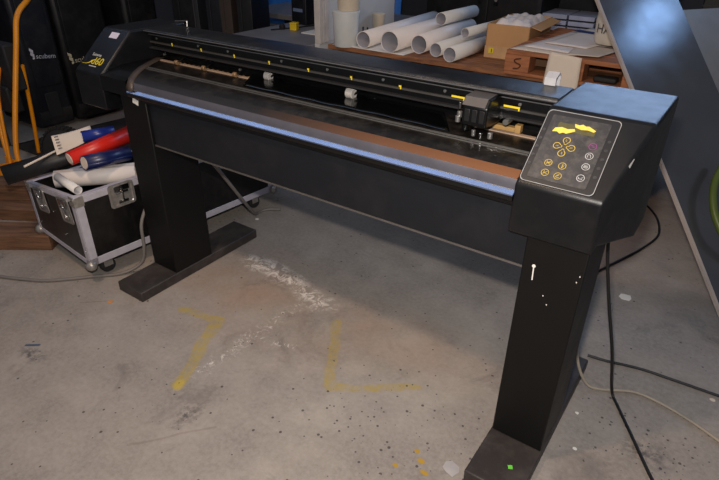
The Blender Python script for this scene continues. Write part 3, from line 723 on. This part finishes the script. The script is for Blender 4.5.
timber((-1.45, -1.03), (-.60, -.445), .155, .085, 0, 'brown square timber nearest the camera, lying on the floor left of the road case')
timber((-1.75, -.75), (-.745, -.20), .20, .075, 0, 'lower brown timber on the floor behind the nearest one')
timber((-1.65, -.62), (-.80, -.08), .13, .10, .0755, 'upper brown timber stacked on another behind the road case')
sheetobj('dark_ground_sheet', [(-2.30, .20, .012), (-1.0, .22, .012), (-.9, 1.3, .012), (-2.15, 1.4, .012)], mat('dark_brown_cloth', (44, 38, 36), .85, 0, .5, 9, .5, 40), 'dark crumpled cloth on the floor behind the tyre and road case', 'cloth', .006, None, 24, .004)
# tall black equipment cases
def tallcase(y0, y1, zt_, label, logo=None, m=m_dark, x=-2.4, dep=.6):
    t = thing('equipment_case', label, 'equipment case', (x, y0, 0), 0)
    bm = bmesh.new(); bx(bm, (-dep, 0, .03), (0, y1-y0, zt_)); rawobj('body', bm, m, t, .03)
    bm = bmesh.new(); bx(bm, (0, .05, .35), (.008, y1-y0-.05, zt_-.08)); rawobj('front_panel', bm, m, t, .006)
    bm = bmesh.new(); sweep(bm, [(-.08, .02, .03+.09), (-.08, y1-y0-.02, .12)], .09, 20); rawobj('foot_roller', bm, m_tyre, t, smooth=True)
    bm = bmesh.new(); bx(bm, (.0, .09, .10), (.012, y1-y0-.10, .30)); rawobj('vent_recess', bm, m_inkb, t, .02)
    return t
def caselogo(t, y, z, m, s, full, tilt):
    mw = Matrix.Translation((0.012, y, z)) @ Matrix(((0, 0, 1, 0), (1, 0, 0, 0), (0, 1, 0, 0), (0, 0, 0, 1))) @ Matrix.Rotation(tilt, 4, 'Z')
    bm = bmesh.new()
    for pts in ([(0, .03), (.028, .012), (.028, .034), (0, .052)], [(.004, 0), (.032, -.02), (.034, .006), (.006, .024)], [(.018, -.034), (.036, -.028), (.034, -.012), (.018, -.018)]):
        bm.faces.new([bm.verts.new((px*s, py*s, 0)) for px, py in pts])
    bm.transform(mw); rawobj('logo_mark', bm, m, t)
    o = text('logo_lettering', full, .050*s, m, Matrix()); o.parent = t; o.matrix_parent_inverse = Matrix(); o.matrix_local = mw @ Matrix.Translation((.120*s, -.012*s, 0))
t1 = tallcase(.50, .80, 1.55, 'tall dark blue equipment case with white logo beside the orange hand truck', m=m_dark2); caselogo(t1, .06, .60, m_logo, 1.0, 'scubem', -.12)
t2 = tallcase(.815, 1.24, 1.50, 'tall black equipment case with cream logo beside the plotter end cap', m=m_dark, x=-2.38); caselogo(t2, .025, .52, m_logoc, 1.1, 'scubem', 0)
t3 = tallcase(.0, .38, 1.6, 'tall black case at the far left edge behind the hand truck', m=m_dark, x=-2.75)
t4 = tallcase(1.30, 1.62, 1.7, 'black case directly behind the left end cap of the plotter', m=m_dark, x=-2.2)
tag(cyl('leaning_pole', (-2.35, .18, .0), (-2.62, .30, 1.6), .04, mat('weathered_pole', (70, 62, 56), .8), None, 12), 'weathered grey-brown pole leaning in the far left corner', 'pole')
# dark rack uprights behind the plotter
for i, (x, y, w_, m, h, lab) in enumerate(((-2.12, 1.72, .20, m_dark, 1.6, 'black upright panel first right of the left end cap'), (-1.86, 1.72, .05, mat('rack_grey', (44, 44, 48), .5), 1.6, 'thin dark grey upright post behind the left end of the plotter'), (-1.74, 1.76, .13, m_dark2, 1.6, 'dark blue upright panel behind the plotter hood'), (-1.57, 1.76, .10, m_brown, 1.6, 'dark brown upright board behind the plotter hood'), (-1.42, 1.80, .13, m_dark, 1.6, 'wide black upright panel left of the grey desk'))):
    bm = bmesh.new(); bx(bm, (0, 0, 0), (w_, .35, h)); bx(bm, (w_*.2, -.008, .3), (w_*.35, 0, h)); o = rawobj('upright_panel', bm, m, None, .006); o.location = (x, y, 0); o.rotation_euler = (0, 0, .35)
    tag(o, lab, 'panel', 'dark uprights behind the plotter')

# ------------------------------------------------------------------ desk with odds and ends, partition, tubs
ST = thing('side_table', 'low dark-legged grey side table behind the office desk at the back left', 'table', (-1.6, 2.85, 0))
box('table_top', (-.5, -.35, .70), (.385, .30, .745), m_desk, ST, .004)
for x in (-.46, .34):
    for y in (-.31, .26): box('leg', (x-.02, y-.02, 0), (x+.02, y+.02, .70), m_dark, ST)
D = thing('office_desk', 'grey topped desk behind the plotter with a small yellow cube on it', 'desk', (-.75, 2.3, 0))
bm = bmesh.new(); bx(bm, (-.45, -.85, .72), (.30, .85, .75)); rawobj('desk_top', bm, m_desk, D, .004)
for x in (-.41, .26):
    for y in (-.80, .80): box('leg', (x-.025, y-.025, 0), (x+.025, y+.025, .72), m_dark, D)
M_ = thing('computer_tower', 'black computer tower with grey label on the left end of the grey desk', 'computer', (-.985, 2.14, .75), -.1)
box('housing', (-.17, 0, 0), (.0, .33, .45), m_dark2, M_, .01); box('front_plate', (-.155, -.006, .03), (-.015, 0, .43), m_dark2, M_, .004)
bm = bmesh.new(); bx(bm, (-.14, -.008, .10), (-.03, -.006, .125)); rawobj('label_strip', bm, mat('label_bluegrey', (110, 125, 155), .5), M_)
y_ = thing('yellow_cube', 'small bright yellow box on the grey desk', 'box', (-.93, 1.93, .75), .3)
box('box_body', (-.028, -.028, 0), (.028, .028, .055), mat('bright_yellow', (226, 190, 20), .5), y_, .004); box('box_lid', (-.029, -.029, .045), (.029, .029, .058), mat('bright_yellow', (226, 190, 20), .5), y_, .003)
tag(lathe('round_knob', [(.02, 0), (.025, .01), (.024, .03), (.012, .042)], m_inkb, None, (-1.03, 1.90, .75)), 'small black round pot left of the yellow box', 'pot')
tag(lathe('dark_bottle', [(.028, 0), (.030, .01), (.030, .09), (.012, .12), (.011, .16), (.014, .162), (.014, .175)], m_inkb, None, (-.90, 2.20, .75)), 'black bottle standing behind the yellow box', 'bottle')
tag(tube('desk_cable', [(-.80, 2.62, .757), (-.86, 2.45, .757), (-.95, 2.06, .757), (-.98, 1.98, .757), (-1.06, 1.80, .757)], .005, m_inkb), 'thin black cable across the grey desk', 'cable')
tag(box('brown_board', (-.80, 2.15, .75), (-.66, 2.45, 1.25), m_brown, None, .006), 'brown box standing on the grey desk left of the white partition', 'box')
tag(box('paper_stack', (-.80, 1.86, .75), (-.60, 2.02, .757), m_white, None, .0), 'small stack of white paper on the grey desk right of the yellow box', 'paper')
for i, p_ in enumerate(((-.80, 1.62), (-.62, 1.72))): pass
tag(sheetobj('blue_tarp', [(-2.5, 3.24, .5), (-.75, 3.24, .5), (-.75, 3.30, 2.0), (-2.5, 3.30, 2.0)], m_tarp, None, curl=.05, th=.003), 'blue sheet hanging behind the grey desk', 'tarpaulin')
PT = thing('partition_panel', 'white partition panel standing along the left side of the white tubs', 'partition', (-.42, 1.58, 0))
box('panel', (.0, .11, .76), (.02, .98, 1.7), m_wpanel, PT, .003)
for y, w_ in ((0, .03), (.035, .025), (.065, .04)): box('edge_trim', (-.02, y, .76), (.03, y+w_, 1.7), mat('trim_cream', (200, 192, 186), .5), PT, .003)
box('base', (-.02, 0, 0), (.02, .98, .76), m_wpanel, PT)
def tub(x, y, z, r, h, m, label, handle=False):
    t = thing('plastic_tub', label, 'tub', (x, y, z), 0, 'tubs by the white partition')
    lathe('tub_body', [(r*.88, 0), (r*.9, .004), (r, h*.9), (r*1.03, h*.9), (r*1.03, h), (r*.95, h)], m, t)
    lathe('lid', [(r*1.05, h*.97), (r*1.06, h*1.03), (r*.95, h*1.05)], m, t); return t
tub(-.25, 1.69, .75, .090, .22, m_jar, 'large pale bucket standing lowest in front of the white partition')
tub(-.235, 1.70, .982, .080, .16, m_tub, 'cream tub standing on top of the large pale bucket')
tub(-.33, 2.22, .75, .048, .14, m_tub, 'small cream tub farther back, right of the stacked buckets')
o = text('letter_sign', 'H', .085, m_inkb, Matrix.Translation((-.335, 2.05, .785)) @ Matrix.Rotation(PI/2, 4, 'X') , ext=.004); tag(o, 'black capital letter H standing between the buckets and small tub', 'letter')
# ------------------------------------------------------------------ bench with paper rolls, carton, pallet
B = thing('work_bench', 'low wooden bench carrying paper rolls and the carton behind the plotter', 'bench', (.75, 2.4, 0))
bm = bmesh.new()
for i in range(7): bx(bm, (-1.13, -.75+i*.17, .72), (1.0, -.75+i*.17+.165, .75))
rawobj('bench_top', bm, m_bench, B, .003)
for x in (-1.05, 0, .94):
    for y in (-.66, .38): box('leg', (x-.035, y-.035, 0), (x+.035, y+.035, .72), m_bench, B)
box('rail', (-1.05, -.735, .60), (.95, -.70, .70), m_timber, B)
GR = 'white paper rolls on the bench'
d = V((.10, .995, 0)).normalized()
def pr(x, y, z, r, L, dx, label, rr=None):
    o = roll('paper_roll', (x, y, z), (x+dx*L, y+math.sqrt(1-dx*dx)*L, z), r, m_white2 if L > .8 else m_white, label, group=GR, turns=2.5, r2=rr); return o
pr(-.085, 1.66, .755+.055, .055, 1.12, -.06, 'longest white roll at the left, behind the rest of the rolls')
pr(.13, 1.65, .755+.068, .068, 1.05, -.02, 'widest white roll with a round open end facing the camera')
pr(.30, 1.74, .755+.058, .058, .85, -.05, 'white roll with oval grey-green open end, right of the widest roll')
pr(.235, 2.15, .755+.160, .042, .50, .04, 'white roll lying on top of two others')
pr(.435, 1.72, .755+.043, .043, .70, .02, 'slim white roll, second from the right of the rolls on the bench')
pr(.575, 1.64, .755+.045, .045, .48, .05, 'short white roll nearest to the carton')
pr(.52, 1.95, .755+.125, .03, .5, .08, 'small white roll tucked behind the two right ones')
CT = thing('carton', 'open cardboard carton full of white bags on the bench', 'carton', (.67, 1.95, .75), .06)
bm = bmesh.new()
for lo, hi in (((0, 0, 0), (.275, .005, .205)), ((0, .495, 0), (.275, .5, .205)), ((0, 0, 0), (.005, .5, .205)), ((.27, 0, 0), (.275, .5, .205)), ((0, 0, 0), (.275, .5, .005))): bx(bm, lo, hi)
rawobj('box_walls', bm, m_card, CT)
bm = bmesh.new(); bx(bm, (0, -.004, .0), (.27, -.0005, .072)); rawobj('lower_band', bm, mat('cardboard_light', (200, 160, 116), .8), CT)
bm = bmesh.new(); bx(bm, (.272, .02, .20), (.34, .48, .204), rot=Matrix.Rotation(.25, 3, 'Y'), piv=(.272, .25, .20)); rawobj('side_flap', bm, m_card, CT)
bm = bmesh.new(); bx(bm, (.028, -.006, .028), (.060, -.004, .060)); rawobj('yellow_sticker', bm, m_yellow, CT)
bm = bmesh.new(); bx(bm, (.045, -.0065, .032), (.05, -.006, .055)); rawobj('sticker_mark', bm, m_inkb, CT)
bm = bmesh.new(); bx(bm, (.20, -.006, .0), (.235, -.004, .068)); rawobj('white_tag', bm, m_white, CT)
bm = bmesh.new(); g = []
for i in range(15):
    row = []
    for j in range(21):
        u, v = i/14, j/20; e = min(u, 1-u, v, 1-v)
        row.append(bm.verts.new(((.01+.255*u), .01+.48*v, .17+.05*min(1, e*7)+.012*math.sin(u*17+v*5)*math.cos(v*19))))
    g.append(row)
for i in range(14):
    for j in range(20): bm.faces.new((g[i][j], g[i+1][j], g[i+1][j+1], g[i][j+1]))
o = rawobj('white_bag', bm, m_white2, None, smooth=True); o.location = (.67, 1.95, .75); o.rotation_euler = (0, 0, .06); tag(o, 'crumpled white plastic bag filling the cardboard carton', 'bag')
# pallet
PL = thing('pallet', 'orange-brown wooden pallet on the bench end, covered with papers', 'pallet', (.95, 1.60, .75))
bm = bmesh.new()
for i in range(6): bx(bm, (0, i*.155, .112), (.74, i*.155+.14, .135))
rawobj('deck_boards', bm, m_pallet, PL, .002)
for x0, x1 in ((-.005, .14), (.34, .44), (.64, .74)):
    for y in (0.0, .40, .80):
        o = box('block', (x0, y+.004, .018), (x1, y+.11, .112), m_pallet, PL, .003)
        if x0 < 0 and y == 0:
            bm = bmesh.new(); sweep(bm, spline([(.09, .002, .095), (.055, .002, .085), (.06, .002, .07), (.09, .002, .058), (.08, .002, .04), (.05, .002, .035)], 5), .004, 6)
            rawobj('burnt_mark', bm, mat('burn', (84, 44, 26), .9), o)
for y in (0, .40, .80): box('bottom_board', (0, y, 0), (.74, y+.12, .018), m_pallet, PL, .002)
tag(box('cardboard_block', (1.02, 1.80, .77), (1.30, 2.0, .855), m_card2, None, .004), 'brown cardboard piece pushed in under the pallet deck', 'cardboard')
tag(box('black_tool', (1.44, 1.63, .7705), (1.56, 1.70, .80), m_inkb, None, .01), 'small black clamp lying between the pallet boards', 'tool')
# papers on pallet
zs = .8865
lays = [([(.955, 1.63), (1.30, 1.60), (1.50, 2.15), (1.12, 2.45)], m_cream, 'cream paper lowest and nearest on the pallet'),
        ([(1.0, 1.72), (1.28, 1.68), (1.46, 2.2), (1.10, 2.5)], m_white2, 'white paper with pointed left corner on the pallet'),
        ([(1.28, 1.62), (1.44, 1.66), (1.50, 1.95), (1.25, 1.95)], m_cream, 'cream paper lying right at the front pallet edge'),
        ([(1.08, 1.85), (1.33, 1.82), (1.46, 2.35), (1.16, 2.55)], m_white2, 'pale blue-white paper topmost on the pallet')]
for i, (q, m, lab) in enumerate(lays):
    sheetobj('paper', [(x, y, zs+i*.004) for x, y in q], m, lab, 'paper', .0008, 'papers on the pallet')
sheetobj('blue_folder', [(1.10, 2.33, .902), (1.40, 2.25, .902), (1.42, 2.31, .902), (1.12, 2.40, .902)], mat('blue_folder', (50, 70, 130), .5), 'narrow blue folder at the back of the papers on the pallet', 'folder', .002)
sheetobj('hanging_paper', [(1.20, 1.586, .905), (1.375, 1.586, .893), (1.385, 1.565, .70), (1.195, 1.562, .70)], m_cream, 'cream paper strip hanging down over the front of the pallet', 'paper', -.004)
sheetobj('paper', [(-.35, 1.655, .7525), (.24, 1.65, .7525), (.26, 2.0, .7525), (-.36, 2.05, .7525)], m_white, 'white paper lying flat on the bench under the large pale bucket and widest roll', 'paper', .0003)
# sack
SK = lathe('plastic_sack', [(.085, 0), (.098, .02), (.100, .10), (.094, .15), (.10, .19), (.115, .24), (.10, .30), (.06, .36)], m_bag, None, (0, 0, 0), 24)
for v in SK.data.vertices:
    c_ = v.co; f = 1+.05*math.sin(7*math.atan2(c_.y, c_.x)+c_.z*20); v.co = V((c_.x*f - .25*max(0, c_.z-.15)*1.0, c_.y*f, c_.z*1.2))
SK.location = (1.41, 2.02, .908); tag(SK, 'white plastic sack with grey capital letters on the pallet', 'sack')
tm = Matrix.Translation((0, 0, .07)) @ Matrix.Rotation(.15, 4, 'Z') @ Matrix.Translation((0, -.106, 0)) @ Matrix.Rotation(PI/2, 4, 'X')
o = text('sack_lettering', 'HAR', .070, m_ink, Matrix()); 
for v in o.data.vertices:
    a = v.co.x/.106 ; v.co = V((.107*math.sin(a-.12), -.107*math.cos(a-.12), v.co.y+.085))
o.parent = SK; o.matrix_parent_inverse = Matrix()
# ------------------------------------------------------------------ dark cases in the back
def backcase(x, y, w_, h, lab, m=m_dark):
    t = thing('flight_case', lab, 'road case', (x, y, 0)); box('case_body', (0, 0, .05), (w_, .6, h), m, t, .008)
    for zz in (.55, 1.0):
        if zz < h: box('seam_rail', (0, -.005, zz), (w_, 0, zz+.012), mat('dark_seam', (40, 40, 44), .4, .4), t)
    for fx in (.06, w_-.10):
        if h > .8: box('latch', (fx, -.012, .86), (fx+.035, -.001, .92), m_beam, t, .002); cyl('catch', (fx+.017, -.016, .905), (fx+.017, -.001, .905), .014, m_galv, t, 12)
    box('plinth', (.03, .03, 0), (w_-.03, .57, .05), m_inkb, t)
backcase(-.62, 3.5, .62, 1.6, 'black road case behind the left half of the paper rolls')
backcase(.02, 3.45, .60, 1.5, 'black road case behind the cardboard carton, left of the shelf')
bc = thing('dark_shelf', 'dark shelf unit behind the pallet holding white boxes', 'shelf', (.66, 2.88, 0))
for x in (0, .86): box('side_panel', (x, 0, 0), (x+.03, .45, 1.7), m_dark2, bc)
for z in (.10, .78, 1.10, 1.5): box('shelf_board', (.03, .01, z), (.86, .45, z+.02), m_dark2, bc)
box('back_board', (.03, .44, .02), (.86, .45, 1.69), m_dark2, bc)
for k_ in range(6):
    x = (.70, .90)[k_ % 2]; z = .80+(k_//2)*.042
    if k_//2 < 2: tag(box('dark_board', (x+.005, 2.92, z+.030), (x+.18, 3.2, z+.042), m_inkb, None, 0), 'thin black board between the %s slim white boxes of the %s stack' % (('lower two', 'upper two')[k_//2], ('left', 'right')[k_ % 2]), 'board')
    tag(box('slim_box', (x, 2.90, z), (x+.185, 3.2, z+.030), mat('bluish_white_box', (170, 178, 205), .5), None, .002), 'slim bluish white box, %s of the %s stack on the dark shelf' % (('bottom', 'middle', 'topmost')[k_//2], ('left', 'right')[k_ % 2]), 'box', 'slim boxes on the dark shelf')
backcase(1.70, 3.3, .8, 1.5, 'black road case behind the leaning polished sheets')
backcase(2.60, 3.2, .8, 1.4, 'black road case at the right edge behind the smoked sheet', m_dark2)
# ------------------------------------------------------------------ leaning sheets on the right
def leansheet(name, B0, T0, wv, th, m, label, edge_m):
    B0, T0, wv = V(B0), V(T0), V(wv); d_ = (T0-B0); n_ = d_.cross(wv).normalized()
    if n_.z < 0: n_ = -n_
    bm = bmesh.new(); q = [B0, B0+wv, T0+wv, T0]; N = 12
    a = [bm.verts.new(p) for p in q]; b = [bm.verts.new(p-n_*th) for p in q]
    bm.faces.new(a); bm.faces.new(b[::-1])
    for i in range(4): bm.faces.new((a[i], b[i], b[(i+1) % 4], a[(i+1) % 4]))
    o = rawobj(name, bm, m, None); tag(o, label, 'sheet')
    wn = wv.normalized()
    bm = bmesh.new(); q = [B0-wn*.014, B0, T0, T0-wn*.014]
    a = [bm.verts.new(p+n_*.001) for p in q]; b = [bm.verts.new(p-n_*(th+.004)) for p in q]
    bm.faces.new(a); bm.faces.new(b[::-1])
    for i in range(4): bm.faces.new((a[i], b[i], b[(i+1) % 4], a[(i+1) % 4]))
    rawobj('edge_strip', bm, edge_m, o); return o
Bs, Ts = V((2.416, .758, .012)), V((1.398, 1.5, 1.224)); Ts2 = Bs+(Ts-Bs)*1.22
leansheet('polished_sheet', Bs, Ts2, (.29, .40, -.012), .008, m_sheet, 'dark polished metal sheet leaning at the right with pale left edge', m_sedge)
leansheet('smoked_sheet', (2.46, 1.175, .012), (1.66, 2.02, 1.105), (.69, 1.0, .0), .006, m_sheet2, 'larger smoky metal sheet leaning behind the polished one at the right edge', m_sedge)
tag(tube('green_hose', [(2.156, 1.303, .596), (2.145, 1.182, .539), (2.158, 1.103, .486), (2.194, 1.042, .424), (2.253, 1.011, .36), (2.34, 1.03, .31)], .016, m_ygreen), 'yellow-green curved hose hanging over the polished sheet at the right edge', 'hose')

# ------------------------------------------------------------------ cables and scraps
tag(tube('floor_cable', [(-.62, -.76, .009), (-.45, -.68, .009), (-.33, -.61, .009), (-.195, -.47, .009), (-.10, -.37, .012), (-.05, -.29, .05), (-.03, -.27, .14), (-.028, -.26, .26), (-.028, -.20, .36)], .008, m_cableg), 'thick grey cable on the floor in front of the road case', 'cable')
tag(tube('power_cable', [(.178, -.02, .60), (.185, .05, .50), (.10, .28, .20), (.02, .42, .05), (-.02, .50, .010), (.0, .56, .009), (.06, .60, .009)], .009, m_cableg), 'grey cable drooping behind the left plotter leg to the floor', 'cable')
tag(tube('hanging_cable', [(1.925, .12, .76), (1.928, .12, .64), (1.974, .12, .445), (2.027, .12, .256), (2.06, .19, .03), (2.10, .14, .008), (2.17, .03, .008), (2.254, -.102, .008), (2.34, -.22, .008)], .0055, m_cableb), 'black cable hanging from the console down to the floor', 'cable')
tag(tube('beige_cable', [(1.88, .19, .30), (1.90, .18, .20), (1.93, .17, .10), (1.975, .18, .02), (2.03, .20, .008), (2.13, .255, .008), (2.23, .25, .008), (2.33, .22, .008), (2.42, .18, .008)], .0055, m_cablew), 'beige cable coming down behind the right leg onto the floor', 'cable')
tag(tube('black_floor_cable', [(1.93, .36, .008), (2.0, .37, .008), (2.12, .40, .008), (2.25, .41, .008), (2.45, .42, .008)], .0055, m_cableb), 'black cable running over the floor to the right edge', 'cable')
tag(tube('looped_cable', [(1.70, .75, .008), (1.78, .98, .008), (1.86, 1.2, .008), (1.93, 1.40, .008), (1.97, 1.60, .008), (1.93, 1.80, .008), (1.85, 1.95, .008), (1.75, 2.05, .008)], .006, m_cableb), 'black cable looping on the floor beyond the console', 'cable')
def scrap(name, x, y, s, m, label, seed, h=.0015):
    rnd = random.Random(seed); bm = bmesh.new(); n = 7
    a = [bm.verts.new((s*(.7+.5*rnd.random())*math.cos(2*PI*i/n), s*(.6+.5*rnd.random())*math.sin(2*PI*i/n), .0003)) for i in range(n)]
    f = bm.faces.new(a); r = bmesh.ops.extrude_face_region(bm, geom=[f]); bmesh.ops.translate(bm, verts=[g for g in r['geom'] if isinstance(g, bmesh.types.BMVert)], vec=(0, 0, h))
    o = rawobj(name, bm, m); o.location = (x, y, 0); return tag(o, label, 'scrap')
scrap('paper_scrap', 1.957, .884, .034, m_white, 'white torn paper scrap on the floor beyond the console', 3)
scrap('paper_scrap', 2.026, -.127, .008, m_white, 'tiny white scrap on the floor right of the right foot', 4)
scrap('paper_scrap', 1.985, .035, .007, m_white, 'tiny white chip beside the right foot', 8)
scrap('paper_scrap', 2.375, .39, .010, m_cream, 'tiny cream scrap near the right edge of the floor', 9)
scrap('orange_scrap', .044, -.539, .014, mat('orange_scrap', (205, 140, 80), .8), 'small orange scrap on the floor before the left foot', 5)
scrap('washer', .02, .44, .012, m_white, 'small pale disc on the floor beyond the left foot', 6)
scrap('clear_scrap', 1.72, -.435, .035, mat('pale_scrap', (170, 165, 165), .4), 'pale plastic scrap on the floor beside the front of the right foot', 7)
